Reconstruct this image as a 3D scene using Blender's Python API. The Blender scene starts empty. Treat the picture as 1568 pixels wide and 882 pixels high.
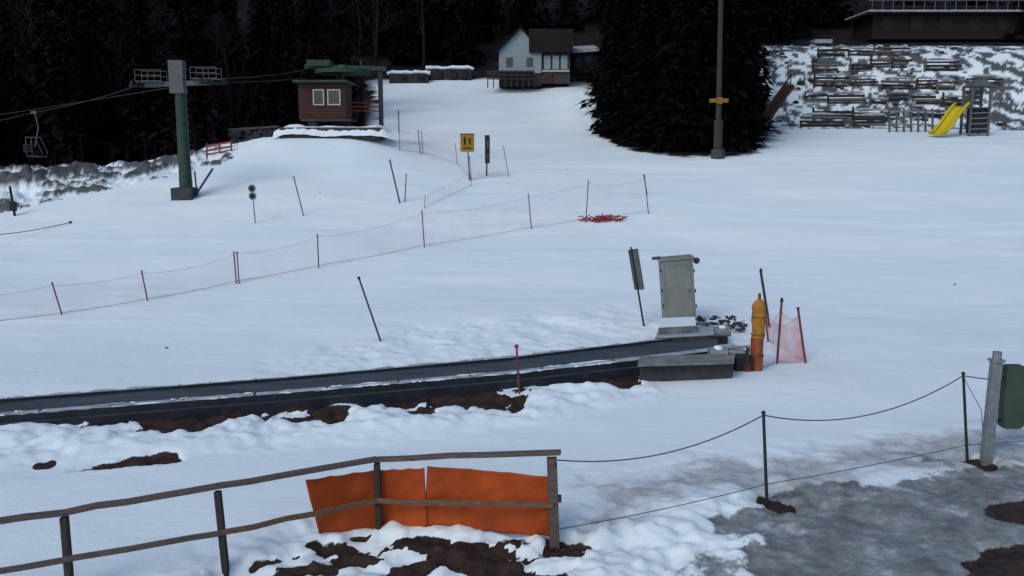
import bpy, math, random
import numpy as np
from mathutils import Vector, Matrix
random.seed(7); rng=np.random.default_rng(11)
F=1358.0; CX,CY=784.0,441.0; CAMH=5.5; PT=math.radians(9.0)
CP,SP=math.cos(PT),math.sin(PT)
sc=bpy.context.scene
# ---------------------------------------------------------------- terrain
def sst(a):
    a=np.clip(a,0,1); return a*a*(3-2*a)
def vn(x,y,seed=0):
    xi=np.floor(x).astype(np.int64); yi=np.floor(y).astype(np.int64)
    fx=x-xi; fy=y-yi; fx=fx*fx*(3-2*fx); fy=fy*fy*(3-2*fy)
    def hh(a,b):
        n=(a*374761393+b*668265263+seed*974634777)&0xffffffff
        n=((n^(n>>13))*1274126177)&0xffffffff
        n=n^(n>>16)
        return (n&0xffff)/65535.0
    return (hh(xi,yi)*(1-fx)+hh(xi+1,yi)*fx)*(1-fy)+(hh(xi,yi+1)*(1-fx)+hh(xi+1,yi+1)*fx)*fy
def fbm(x,y,seed=0,o=4):
    s=0;a=.5;t=0
    for i in range(o):
        s=s+a*vn(x*2**i+i*17.3,y*2**i-i*9.1,seed+i); t+=a; a*=.5
    return s/t
PY=np.array([-400,-20,10,25,38,50,60,75,90,110,125,160,300,1500.])
PZ=np.array([0,0,0,0.05,1.15,3.0,4.6,6.6,9.3,13.0,17.5,36,105,500.])
_m=np.gradient(PZ,PY)
def z0(y):
    i=np.clip(np.searchsorted(PY,y)-1,0,len(PY)-2)
    h=PY[i+1]-PY[i]; t=np.clip((y-PY[i])/h,0,1)
    return (2*t**3-3*t**2+1)*PZ[i]+(t**3-2*t**2+t)*h*_m[i]+(-2*t**3+3*t**2)*PZ[i+1]+(t**3-t**2)*h*_m[i+1]
_m[0]=_m[1]=_m[2]=0; _m[3]=.03
def yedge(x): return np.interp(x,[-80,-45,-30,-23,-18,-15,-10.5,-9,-8],[49,52.5,54.5,57,60,65,67,72,300])
def corL(y): return np.interp(y,[60,64,72,90,112],[-9.5,-9.8,-10.6,-13,-17])
def hbase(x,y):
    x=np.asarray(x,float); y=np.asarray(y,float)
    z=z0(y)
    z=z+1.75*np.exp(-(((x+15)/6.5)**2+((y-61)/7)**2))
    z=z+.75*np.exp(-(((x+9.8)/3.4)**2+((y-60.5)/4.5)**2))
    z=z-.55*sst((-20-x)/8)*np.exp(-((y-46)/4.5)**2)
    z=z+.25*sst((-20-x)/8)*sst((y-49)/5)
    ye=yedge(x)
    drop=sst((y-ye-1)/12)*sst((corL(y)-1-x)/6)*(1-sst((y-112)/14))
    z=z-10*drop
    z=z+5.6*sst((y-77)/20)*sst((x-20)/4)
    z=z+1.3*np.exp(-(((x-7.0)/3.2)**2+((y-92)/12)**2))
    z=z+.5*np.exp(-(((x-30)/14)**2+((y-66)/10)**2))
    return z
TT=np.geomspace(5,300,6000)
def ray(px,py):
    u=(px-CX)/F; v=(CY-py)/F
    return np.array([u,CP+v*SP,-SP+v*CP])
def G(px,py):
    d=ray(px,py); X=d[0]*TT; Y=d[1]*TT; Z=CAMH+d[2]*TT
    k=np.nonzero(Z<hbase(X,Y))[0]
    if len(k)==0: return Vector((X[-1],Y[-1],float(hbase(X[-1],Y[-1]))))
    i=k[0]; return Vector((X[i],Y[i],float(hbase(X[i],Y[i]))))
def P(px,py,Y):
    d=ray(px,py); t=Y/d[1]; return Vector((d[0]*t,Y,CAMH+d[2]*t))
def ZP(px,py,z):
    d=ray(px,py); t=(z-CAMH)/d[2]; return Vector((d[0]*t,d[1]*t,z))
def hz(x,y): return float(hbase(x,y))
def polysd(x,y,poly):
    n=len(poly); dm=np.full(x.shape,1e9); ins=np.zeros(x.shape,bool)
    for i in range(n):
        ax,ay=poly[i]; bx,by=poly[(i+1)%n]
        ex,ey=bx-ax,by-ay; L=ex*ex+ey*ey+1e-9
        t=np.clip(((x-ax)*ex+(y-ay)*ey)/L,0,1)
        dm=np.minimum(dm,(x-ax-t*ex)**2+(y-ay-t*ey)**2)
        c=((ay>y)!=(by>y))&(x<(bx-ax)*(y-ay)/(by-ay+1e-12)+ax)
        ins^=c
    d=np.sqrt(dm); return np.where(ins,-d,d)
def pp(l): return [tuple(G(a,b)[:2]) for a,b in l]

# ---------------------------------------------------------------- materials
def mat(name,col,rough=.7,var=.25,scale=6,bump=.15,metal=0,stretch=(1,1,1),col2=None,spec=.2):
    m=bpy.data.materials.new(name); m.use_nodes=True; nt=m.node_tree; b=nt.nodes['Principled BSDF']
    tc=nt.nodes.new('ShaderNodeTexCoord'); mp=nt.nodes.new('ShaderNodeMapping'); mp.inputs['Scale'].default_value=stretch
    nt.links.new(tc.outputs['Object'],mp.inputs[0])
    n=nt.nodes.new('ShaderNodeTexNoise'); n.inputs['Scale'].default_value=scale; n.inputs['Detail'].default_value=6; n.inputs['Roughness'].default_value=.65
    nt.links.new(mp.outputs[0],n.inputs['Vector'])
    cr=nt.nodes.new('ShaderNodeValToRGB'); cr.color_ramp.elements[0].position=.3; cr.color_ramp.elements[1].position=.7
    c2=col2 if col2 else tuple(min(1,c*(1+var)) for c in col)
    cr.color_ramp.elements[0].color=(*[c*(1-var) for c in col],1); cr.color_ramp.elements[1].color=(*c2,1)
    nt.links.new(n.outputs['Fac'],cr.inputs[0]); nt.links.new(cr.outputs[0],b.inputs['Base Color'])
    b.inputs['Roughness'].default_value=rough; b.inputs['Metallic'].default_value=metal
    b.inputs['Specular IOR Level'].default_value=spec
    if bump:
        bp=nt.nodes.new('ShaderNodeBump'); bp.inputs['Strength'].default_value=bump; bp.inputs['Distance'].default_value=.03
        nt.links.new(n.outputs['Fac'],bp.inputs['Height']); nt.links.new(bp.outputs[0],b.inputs['Normal'])
    return m
M={}
M['wood_rail']=mat('weathered_wood_rail',(.085,.070,.064),.8,.4,5,.5,stretch=(1,6,8))
M['wood_tan']=mat('tan_wood_rail',(.12,.078,.052),.8,.4,5,.5,stretch=(1,6,8))
M['wood_post']=mat('weathered_wood_post',(.034,.030,.029),.85,.5,5,.5,stretch=(8,8,1))
M['wood_light']=mat('weathered_wood_light',(.11,.095,.08),.8,.4,5,.4,stretch=(8,8,1))
M['wood_dark']=mat('dark_wet_logs',(.03,.027,.027),.85,.5,2,.4)
M['tarp']=mat('orange_tarp',(.29,.050,.009),.65,.28,1.6,.2)
M['steel']=mat('galvanised_steel',(.17,.195,.215),.5,.25,8,.1,.3)
M['steel_mid']=mat('dull_tower_steel',(.075,.085,.09),.6,.3,6,.1)
M['steel_dark']=mat('dark_steel',(.02,.024,.028),.6,.3,8,.1)
M['green']=mat('green_painted_steel',(.022,.044,.038),.6,.35,3,.1)
M['greenbox']=mat('green_plastic',(.036,.055,.044),.5,.25,3,.05)
M['cab']=mat('cabinet_paint',(.165,.185,.175),.5,.18,2.0,.05)
M['cabdark']=mat('cabinet_seam',(.05,.055,.055),.6,.2,5,.05)
M['conc']=mat('concrete',(.14,.155,.165),.9,.4,3,.4)
M['concd']=mat('dark_concrete',(.042,.046,.052),.9,.4,4,.4)
M['belt']=mat('conveyor_belt_rubber',(.045,.058,.07),.55,.45,1.6,.2,stretch=(.5,2,1))
M['side']=mat('conveyor_side',(.014,.018,.028),.6,.5,2,.2)
M['edge']=mat('conveyor_edge_frosted',(.27,.32,.37),.7,.55,1.8,.3)
M['snowcap']=mat('snow_cap',(.58,.68,.77),.8,.08,6,.5)
M['greysnow']=mat('dirty_snow_cap',(.26,.31,.35),.85,.4,3,.5)
M['brown']=mat('red_brown_boards',(.048,.024,.02),.8,.3,6,.3,stretch=(1,1,8))
M['white']=mat('white_paint',(.32,.34,.33),.6,.1,5,.05)
M['glass']=mat('dark_window',(.02,.03,.038),.15,.2,5,0,spec=.5)
M['roof']=mat('dark_roof',(.014,.011,.013),.9,.3,6,.3)
M['yellow']=mat('yellow_paint',(.46,.37,.015),.5,.1,4,.05)
M['yelband']=mat('worn_yellow_band',(.18,.10,.02),.6,.3,4,.05)
M['yelpad']=mat('yellow_foam_pad',(.29,.145,.02),.7,.4,4,.15)
M['orpad']=mat('orange_foam_pad',(.22,.06,.025),.7,.5,4,.15)
M['signy']=mat('sign_yellow',(.22,.135,.012),.5,.25,12,.02)
M['black']=mat('black_paint',(.010,.011,.013),.5,.2,5,.02)
M['red']=mat('red_plastic',(.27,.02,.03),.6,.3,5,.1)
M['redpole']=mat('red_pole_paint',(.14,.035,.045),.6,.4,4,.05)
M['pole']=mat('gray_slalom_pole',(.05,.065,.07),.6,.3,6,.05)
M['gpole']=mat('dark_green_pole',(.02,.045,.038),.6,.3,6,.05)
M['rope']=mat('rope_fibre',(.055,.06,.07),.9,.2,20,0)
M['orope']=mat('orange_rope',(.34,.19,.19),.9,.4,4,0)
M['bark']=mat('bark',(.010,.009,.010),.95,.4,4,.5,spec=.05)
M['barkp']=mat('purple_brown_bark',(.016,.012,.017),.95,.4,4,.5,spec=.05)
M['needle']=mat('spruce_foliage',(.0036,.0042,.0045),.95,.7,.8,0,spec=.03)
M['needled']=mat('hazed_forest_foliage',(.0052,.0046,.0072),.95,.65,.22,0,spec=.03)  # far foliage colour lifted to stand in for distance haze
M['blue']=mat('pale_blue_wall',(.20,.275,.32),.8,.15,3,.1)
M['rock']=mat('dark_rock',(.028,.029,.033),.95,.5,2,.8)
def netmat(name,col,a):
    m=bpy.data.materials.new(name); m.use_nodes=True; nt=m.node_tree; b=nt.nodes['Principled BSDF']
    b.inputs['Base Color'].default_value=(*col,1); b.inputs['Roughness'].default_value=.8
    tr=nt.nodes.new('ShaderNodeBsdfTransparent'); mx=nt.nodes.new('ShaderNodeMixShader')
    tc=nt.nodes.new('ShaderNodeTexCoord')
    n=nt.nodes.new('ShaderNodeTexNoise'); n.inputs['Scale'].default_value=1.1; n.inputs['Detail'].default_value=4
    nt.links.new(tc.outputs['Object'],n.inputs['Vector'])
    r=nt.nodes.new('ShaderNodeMapRange'); r.inputs[1].default_value=.35; r.inputs[2].default_value=.65; r.inputs[3].default_value=a*.2; r.inputs[4].default_value=a*1.8
    nt.links.new(n.outputs['Fac'],r.inputs[0]); nt.links.new(r.outputs[0],mx.inputs[0])
    nt.links.new(tr.outputs[0],mx.inputs[1]); nt.links.new(b.outputs[0],mx.inputs[2])
    nt.links.new(mx.outputs[0],nt.nodes['Material Output'].inputs[0]); return m
M['net']=netmat('orange_safety_netting',(.62,.25,.24),.05)
M['netd']=netmat('dense_red_netting',(.60,.13,.11),.2)

# ---------------------------------------------------------------- mesh builder
class O:
    def __init__(s,name): s.name=name; s.v=[]; s.f=[]; s.m=[]; s.sm=[]; s.ml=[]
    def mi(s,k):
        if k not in s.ml: s.ml.append(k)
        return s.ml.index(k)
    def add(s,v,f,k,smooth=False):
        o=len(s.v); s.v+= [tuple(a) for a in v]; i=s.mi(k)
        for q in f: s.f.append(tuple(a+o for a in q)); s.m.append(i); s.sm.append(smooth)
    def beam(s,p0,p1,w,h,k,up=None):
        p0=Vector(p0);p1=Vector(p1); d=(p1-p0).normalized()
        up=Vector(up) if up else (Vector((0,0,1)) if abs(d.z)<.9 else Vector((0,1,0)))
        r=d.cross(up).normalized(); u=r.cross(d).normalized(); v=[]
        for p in (p0,p1):
            for a,b in ((-1,-1),(1,-1),(1,1),(-1,1)): v.append(p+r*a*w/2+u*b*h/2)
        s.add(v,[(3,2,1,0),(4,5,6,7),(0,1,5,4),(1,2,6,5),(2,3,7,6),(3,0,4,7)],k)
    def box(s,c,sz,k,yaw=0,tilt=0):
        R=Matrix.Rotation(yaw,3,'Z')@Matrix.Rotation(tilt,3,'Y'); c=Vector(c)
        v=[c+R@Vector((a*sz[0]/2,b*sz[1]/2,e*sz[2]/2)) for e in(-1,1) for a,b in((-1,-1),(1,-1),(1,1),(-1,1))]
        s.add(v,[(3,2,1,0),(4,5,6,7),(0,1,5,4),(1,2,6,5),(2,3,7,6),(3,0,4,7)],k)
    def cyl(s,p0,p1,r0,r1,k,n=10):
        s.tube([p0,p1],[r0,r1],k,n)
    def tube(s,pts,r,k,n=8):
        pts=[Vector(p) for p in pts]; N=len(pts)
        if not hasattr(r,'__len__'): r=[r]*N
        v=[];f=[]
        for i,p in enumerate(pts):
            d=(pts[min(i+1,N-1)]-pts[max(i-1,0)]).normalized()
            up=Vector((0,0,1)) if abs(d.z)<.9 else Vector((0,1,0))
            a=d.cross(up).normalized(); b=a.cross(d).normalized()
            for j in range(n):
                t=2*math.pi*j/n; v.append(p+a*math.cos(t)*r[i]+b*math.sin(t)*r[i])
        for i in range(N-1):
            for j in range(n):
                f.append((i*n+j,i*n+(j+1)%n,(i+1)*n+(j+1)%n,(i+1)*n+j))
        s.add(v,f,k,True)
        s.add([v[j] for j in range(n)],[tuple(range(n))[::-1]],k); s.add([v[(N-1)*n+j] for j in range(n)],[tuple(range(n))],k)
    def ball(s,c,r,k,sq=1,n=14,j_=0):
        v=[];f=[]; m=n//2
        for i in range(m+1):
            t=math.pi*i/m
            for j in range(n):
                a=2*math.pi*j/n; q=r*(1+random.uniform(-j_,j_)) if 0<i<m else r
                v.append((c[0]+q*math.sin(t)*math.cos(a),c[1]+q*math.sin(t)*math.sin(a),c[2]+q*sq*math.cos(t)))
        for i in range(m):
            for j in range(n): f.append((i*n+j,(i+1)*n+j,(i+1)*n+(j+1)%n,i*n+(j+1)%n))
        s.add(v,f,k,j_==0)
    def build(s,bevel=0,parent=None):
        me=bpy.data.meshes.new(s.name); me.from_pydata(s.v,[],s.f)
        for k in s.ml: me.materials.append(M[k])
        me.polygons.foreach_set('material_index',s.m); me.polygons.foreach_set('use_smooth',s.sm); me.update()
        o=bpy.data.objects.new(s.name,me); sc.collection.objects.link(o)
        if bevel:
            b=o.modifiers.new('bevel','BEVEL'); b.width=bevel; b.segments=2; b.limit_method='ANGLE'; b.angle_limit=.8
        if parent: o.parent=parent
        return o
def empty(name):
    e=bpy.data.objects.new(name,None); sc.collection.objects.link(e); return e
def down(p,q,d=.4):
    p=Vector(p);q=Vector(q); return p-(q-p).normalized()*d
def sag(p,q,s,n=14):
    p=Vector(p);q=Vector(q); return [p.lerp(q,i/n)-Vector((0,0,s*4*(i/n)*(1-i/n))) for i in range(n+1)]

# ---------------------------------------------------------------- snow terrain
yl=list(np.arange(-60,7,1.0)); y=7.0
while y<300: yl.append(y); y+=max(.05,.0045*y)
yl+= [320,360,420,500,650,900,1400]
ys=np.array(yl); us=np.concatenate([np.linspace(-3,-.95,40)[:-1],np.linspace(-.95,.95,1050),np.linspace(.95,3,40)[1:]])
Ys,Us=np.meshgrid(ys,us,indexing='ij')
sc_=np.where(Ys>-20,np.maximum(Ys+18,12),12)
Xs=Us*sc_
X=Xs.ravel(); Y=Ys.ravel(); Z=hbase(X,Y)
n1=fbm(X/.9,Y/.9,3,5); n2=fbm(X/.22,Y/.22,5,3); n3=fbm(X/6,Y/4,9,3); n4=fbm(X/.45,Y/.4,13,3)
def pm(poly,w,amp,noise=None):
    sd=polysd(X,Y,poly); nn=(n1 if noise is None else noise)
    return np.clip(.5-(sd+(nn-.5)*amp)/w,0,1)
nA=.5*n1+.5*n4
pit=pp([(-350,688),(-100,676),(0,670),(50,666),(60,654),(160,650),(205,658),(218,672),(300,672),(330,655),(400,646),(440,652),(520,646),(570,626),(640,632),(700,624),(750,618),(805,620),(808,600),(900,592),(975,590),(980,560),(780,575),(430,608),(0,642),(-350,672)])
dA=pm(pit,.12,1.5,nA)
dA2=pm(pit,.6,.3)
dB=pm(pp([(105,722),(140,708),(200,700),(270,697),(280,705),(200,714),(150,722)]),.1,.45)
dC=pm(pp([(300,905),(350,885),(420,860),(480,840),(560,818),(650,812),(720,822),(800,828),(870,832),(898,850),(900,905)]),.15,1.7)
dD=pm(pp([(1490,785),(1530,768),(1600,748),(1700,800),(1600,812),(1545,805)]),.15,.7)
dD=np.maximum(dD,pm(pp([(1440,905),(1500,858),(1560,832),(1700,830),(1700,910)]),.15,1.0))
def pm_c(px,py,r): 
    g=G(px,py); return np.clip(.5-(np.hypot(X-g.x,(Y-g.y))-r+(n1-.5)*.6)/.1,0,1)
dE=np.maximum(pm_c(1182,764,.22),pm_c(1502,708,.36))
dF=np.maximum(pm_c(608,645,.06),pm_c(70,714,.12))
dirt=np.maximum.reduce([dA,dB,dC,dD,dE,dF])
dirt=dirt*np.where((dC>.2)&(fbm(X/.7+7,Y/.3,21,4)>.53),.1,1)
dirt=dirt*np.where((dA>.2)&(fbm(X/1.2+3,Y/.5,23,4)>.60),.1,1)
ice=pm(pp([(1110,800),(1250,752),(1400,715),(1500,700),(1650,690),(1700,920),(1080,920),(1140,850)]),.7,2.4)
dirty=pm(pp([(870,735),(1050,700),(1160,690),(1350,665),(1500,640),(1650,640),(1650,760),(1400,740),(1200,760),(1000,800),(880,830)]),1.6,1.6)
scuff=pm(pp([(420,560),(480,535),(640,505),(800,485),(1000,468),(1180,480),(1180,560),(1000,525),(700,560),(500,580)]),1.2,1.6)
rim=pm(pp([(-350,735),(0,710),(250,694),(600,668),(820,642),(1000,600),(980,585),(700,600),(0,640),(-350,680)]),.7,.9)
front=pm(pp([(220,905),(440,805),(560,790),(860,780),(1050,750),(1200,735),(1300,760),(1150,905)]),1.0,1.2)
lump=np.clip(np.maximum.reduce([rim*1.0,front*.85,scuff*.6,ice*.3,dirty*.55]),0,1)
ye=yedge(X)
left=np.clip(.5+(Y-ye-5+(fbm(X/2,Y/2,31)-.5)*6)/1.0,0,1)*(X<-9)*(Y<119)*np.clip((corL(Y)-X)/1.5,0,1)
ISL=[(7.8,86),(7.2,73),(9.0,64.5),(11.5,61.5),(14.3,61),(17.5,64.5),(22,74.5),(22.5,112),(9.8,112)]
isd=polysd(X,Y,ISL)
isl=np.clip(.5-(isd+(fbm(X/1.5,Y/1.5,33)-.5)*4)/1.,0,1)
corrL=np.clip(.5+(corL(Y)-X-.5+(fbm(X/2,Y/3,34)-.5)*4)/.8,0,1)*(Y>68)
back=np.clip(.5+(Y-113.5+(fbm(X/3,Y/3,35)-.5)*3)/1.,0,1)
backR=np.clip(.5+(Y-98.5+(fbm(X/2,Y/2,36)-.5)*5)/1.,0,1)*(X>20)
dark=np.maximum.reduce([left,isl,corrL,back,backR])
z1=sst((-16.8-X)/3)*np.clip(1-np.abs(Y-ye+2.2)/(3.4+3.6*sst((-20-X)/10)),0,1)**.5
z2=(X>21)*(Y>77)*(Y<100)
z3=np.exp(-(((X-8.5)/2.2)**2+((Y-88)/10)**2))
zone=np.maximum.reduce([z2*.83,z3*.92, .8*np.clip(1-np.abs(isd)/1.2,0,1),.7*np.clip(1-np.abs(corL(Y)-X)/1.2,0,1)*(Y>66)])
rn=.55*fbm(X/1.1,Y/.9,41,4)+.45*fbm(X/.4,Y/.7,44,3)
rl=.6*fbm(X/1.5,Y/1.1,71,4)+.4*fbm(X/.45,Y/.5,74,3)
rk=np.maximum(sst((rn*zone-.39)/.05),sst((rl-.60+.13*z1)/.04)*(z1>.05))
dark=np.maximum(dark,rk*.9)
Z=Z+(n3-.5)*.22*np.clip((Y-4)/20,0,1)
Z=Z+(fbm(X/2.2,Y/1.4,51,3)-.5)*.06+(fbm(X/9+Y/30,Y/.8,55,3)-.5)*.055*np.clip((Y-18)/10,0,1)
Z=Z+lump*((n1-.5)*.40+(n4-.5)*.14+(n2-.5)*.12)+front*(n2-.5)*.08
Z=Z+z1*(rl-.5)*2.6+z3*(rn-.4)*1.2
Z=Z-sst(np.maximum.reduce([dB,dC,dD,dE]))*.09+dirt*(n2-.5)*.12
Z=Z+(rim*(1-sst(dA)))*.13
nv=len(ys); nu=len(us)
idx=np.arange(nv*nu).reshape(nv,nu)
q=np.stack([idx[:-1,:-1],idx[:-1,1:],idx[1:,1:],idx[1:,:-1]],-1).reshape(-1,4)
def npmesh(name,V,Q,mats,smooth=True,midx=None):
    me=bpy.data.meshes.new(name); k=Q.shape[1]
    me.vertices.add(len(V)); me.vertices.foreach_set('co',V.astype(np.float32).ravel())
    me.loops.add(Q.size); me.loops.foreach_set('vertex_index',Q.astype(np.int32).ravel())
    me.polygons.add(len(Q)); me.polygons.foreach_set('loop_start',np.arange(0,Q.size,k,dtype=np.int32))
    me.polygons.foreach_set('use_smooth',np.full(len(Q),smooth))
    for m in mats: me.materials.append(m)
    if midx is not None: me.polygons.foreach_set('material_index',midx.astype(np.int32))
    me.update(calc_edges=True)
    o=bpy.data.objects.new(name,me); sc.collection.objects.link(o); return o
snow=bpy.data.materials.new('snow_ground'); snow.use_nodes=True; nt=snow.node_tree; L=nt.links; B=nt.nodes['Principled BSDF']
def N(t): return nt.nodes.new(t)
def attr(n): a=N('ShaderNodeAttribute'); a.attribute_name=n; return a.outputs['Fac']
geo=N('ShaderNodeNewGeometry')
def noise(s,d=5,r=.6,st=None):
    n=N('ShaderNodeTexNoise'); n.inputs['Scale'].default_value=s; n.inputs['Detail'].default_value=d; n.inputs['Roughness'].default_value=r
    if st:
        mp=N('ShaderNodeMapping'); mp.inputs['Scale'].default_value=st; L.new(geo.outputs['Position'],mp.inputs[0]); L.new(mp.outputs[0],n.inputs['Vector'])
    else: L.new(geo.outputs['Position'],n.inputs['Vector'])
    return n.outputs['Fac']
def ramp(f,*st):
    r=N('ShaderNodeValToRGB'); e=r.color_ramp.elements
    e[0].position=st[0][0]; e[0].color=(*st[0][1],1); e[1].position=st[-1][0]; e[1].color=(*st[-1][1],1)
    for p_,c_ in st[1:-1]: z=e.new(p_); z.color=(*c_,1)
    L.new(f,r.inputs[0]); return r.outputs[0]
def mix(f,a,b):
    m=N('ShaderNodeMix'); m.data_type='RGBA'; L.new(f,m.inputs[0]); L.new(a,m.inputs[6]); L.new(b,m.inputs[7]); return m.outputs[2]
def mth(op,a,b):
    m=N('ShaderNodeMath'); m.operation=op
    for i,x in enumerate((a,b)):
        if isinstance(x,(int,float)): m.inputs[i].default_value=x
        else: L.new(x,m.inputs[i])
    return m.outputs[0]
def thr(a,n,k,lo,hi):
    s=mth('ADD',a,mth('MULTIPLY',mth('SUBTRACT',n,.5),k)); r=N('ShaderNodeMapRange'); r.interpolation_type='SMOOTHSTEP'
    r.inputs[1].default_value=lo; r.inputs[2].default_value=hi; L.new(s,r.inputs[0]); return r.outputs[0]
c=ramp(noise(.11,7,.62,(.5,1.3,1)),(.3,(.56,.68,.77)),(.7,(.67,.78,.84)))
nf=noise(9,6,.7)
c=mix(mth('MULTIPLY',thr(attr('dirty'),noise(2.2,6,.7),1.2,.45,1.1),.75),c,ramp(noise(3.5,6,.7),(.35,(.13,.13,.145)),(.7,(.38,.42,.46))))
ic=ramp(noise(1.5,9,.82),(.33,(.035,.038,.04)),(.45,(.10,.115,.12)),(.56,(.19,.22,.235)),(.68,(.42,.50,.56)))
ic=mix(mth('MULTIPLY',thr(noise(.9,6,.75),nf,.25,.56,.66),.65),ic,ramp(noise(4,7,.75),(.3,(.022,.018,.017)),(.72,(.085,.07,.062))))
c=mix(mth('MULTIPLY',thr(attr('ice'),noise(2.4,7,.8),1.9,.42,.72),.93),c,ic)
c=mix(thr(attr('dirt'),nf,.7,.42,.6),c,ramp(noise(4,7,.75),(.3,(.010,.008,.009)),(.72,(.055,.035,.029))))
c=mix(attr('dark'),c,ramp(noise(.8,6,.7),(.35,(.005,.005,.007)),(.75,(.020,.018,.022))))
L.new(c,B.inputs['Base Color'])
rg=N('ShaderNodeMapRange'); rg.inputs[3].default_value=.85; rg.inputs[4].default_value=.4; L.new(attr('ice'),rg.inputs[0]); L.new(rg.outputs[0],B.inputs['Roughness'])
B.inputs['Specular IOR Level'].default_value=.12
bp=N('ShaderNodeBump'); bp.inputs['Strength'].default_value=.36; bp.inputs['Distance'].default_value=.07; L.new(noise(3.5,8,.72,(.6,1.3,1)),bp.inputs['Height'])
L.new(bp.outputs[0],B.inputs['Normal'])
g=npmesh('snow_ground',np.stack([X,Y,Z],1),q,[snow])
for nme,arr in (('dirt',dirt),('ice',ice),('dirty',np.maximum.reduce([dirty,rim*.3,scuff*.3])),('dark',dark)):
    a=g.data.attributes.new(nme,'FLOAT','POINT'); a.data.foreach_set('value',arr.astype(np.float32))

# ---------------------------------------------------------------- trees
def spruce(h,r,n,s,seed,base=.06):
    R=np.random.default_rng(seed)
    t=R.random(n)**1.25; lv=np.maximum(14,int(h/.55)); t=(np.floor(t*lv)+R.normal(0,.22,n))/lv; t=np.clip(t,0,.995)
    nb=9; k=np.floor(t*lv); az=(R.integers(0,nb,n)+k*.37)*2*np.pi/nb+R.normal(0,.13,n)
    rag=.66+.44*np.sin(k*2.1+az*3+seed)*np.sin(k*5.3+az)
    Rm=r*(1-t)**.8*rag; sr=R.random(n)**.6; rad=Rm*sr+.05
    z=h*(base+(1-base)*t)-.30*rad+.05*rad**1.6+R.normal(0,.07,n)
    c=np.stack([rad*np.cos(az),rad*np.sin(az),z],1)
    a2=az+R.normal(0,.7,n)
    d=np.stack([np.cos(a2),np.sin(a2),-R.random(n)*.9],1); w=np.stack([-np.sin(a2),np.cos(a2),R.normal(0,.5,n)],1)
    ss=s*(.4+1.1*R.random(n))*(1-.5*t)
    d*=ss[:,None]; w*=(ss*.36)[:,None]
    V=np.stack([c-d*.4,c+w,c+d,c-w],1).reshape(-1,3); Q=np.arange(4*n).reshape(n,4)
    ns=7; tv=[];tq=[]
    for i,(zz,rr) in enumerate(((-.8,.022*h),(h*.5,.012*h),(h*.98,.01))):
        for j in range(ns):
            a=2*np.pi*j/ns; tv.append((rr*math.cos(a),rr*math.sin(a),zz))
    for i in range(2):
        for j in range(ns): tq.append((i*ns+j,i*ns+(j+1)%ns,(i+1)*ns+(j+1)%ns,(i+1)*ns+j))
    Q=np.concatenate([Q,np.array(tq)+len(V)]); V=np.concatenate([V,np.array(tv)])
    mi=np.concatenate([np.zeros(n),np.ones(len(tq))]); return V,Q,mi
def bare(h,seed):
    rd=random.Random(seed); vs=[];qs=[]
    def seg(p,q_,r0,r1,n=4):
        d=(q_-p).normalized(); up=Vector((0,0,1)) if abs(d.z)<.9 else Vector((1,0,0)); a=d.cross(up).normalized(); b=a.cross(d); o=len(vs)
        for pt,rr in((p,r0),(q_,r1)):
            for j in range(n): t=2*math.pi*j/n; vs.append(tuple(pt+a*math.cos(t)*rr+b*math.sin(t)*rr))
        for j in range(n): qs.append((o+j,o+(j+1)%n,o+n+(j+1)%n,o+n+j))
    def br(p,d,l,r,dep):
        m=p+d*l; seg(p,m,r,r*.7)
        if dep==0: return
        for i in range(3 if dep>1 else 4):
            nd=(d+Vector((rd.uniform(-.8,.8),rd.uniform(-.8,.8),rd.uniform(-.1,.5)))).normalized()
            br(p.lerp(m,rd.uniform(.5,1)),nd,l*rd.uniform(.5,.75),r*.55,dep-1)
    p=Vector((0,0,-1)); r=.013*h
    for i in range(6):
        q_=p+Vector((rd.uniform(-.25,.25),rd.uniform(-.25,.25),h/6.5)); seg(p,q_,r,r*.85,6); r*=.85
        if i>0:
            for k in range(3): br(q_,Vector((rd.uniform(-1,1),rd.uniform(-1,1),rd.uniform(.3,1))).normalized(),h*.12,r*.45,3)
        p=q_
    return np.array(vs),np.array(qs),np.ones(len(qs))
protoS=[spruce(21,3.6,2300,.66,100+i) for i in range(4)]
protoB=[bare(18,200+i) for i in range(3)]
def scatter(name,pts,protos,mats,smin=.75,smax=1.2):
    Vs=[];Qs=[];Ms=[];o=0
    for i,(x,y) in enumerate(pts):
        V,Q,mi=protos[rng.integers(len(protos))]; s=rng.uniform(smin,smax); a=rng.uniform(0,6.28)
        W=V*s; W=np.stack([W[:,0]*math.cos(a)-W[:,1]*math.sin(a),W[:,0]*math.sin(a)+W[:,1]*math.cos(a),W[:,2]],1)+np.array([x,y,hz(x,y)])
        Vs.append(W);Qs.append(Q+o);Ms.append(mi);o+=len(V)
    return npmesh(name,np.concatenate(Vs),np.concatenate(Qs),mats,False,np.concatenate(Ms))
def ok(x,y,ptsl,md):
    return all((x-a)**2+(y-b)**2>md*md for a,b in ptsl)
pts=[];tries=0
while len(pts)<235 and tries<20000:
    tries+=1; reg=rng.random()
    if reg<.45:
        x=rng.uniform(-75,-14); y=rng.uniform(64,115)
        if y<yedge(x)+8 or x>corL(y)-3.2: continue
    elif reg<.8: x=rng.uniform(-95,95); y=rng.uniform(121,165)
    elif reg<.9: x=rng.uniform(12,20); y=rng.uniform(78,116)
    else: x=rng.uniform(22,75); y=rng.uniform(103,125)
    if x>44 and y<130 and x<66 and y>96 and rng.random()<.8: continue
    if ok(x,y,pts,2.6): pts.append((x,y))
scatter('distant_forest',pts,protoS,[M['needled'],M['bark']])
pb=[]
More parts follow.
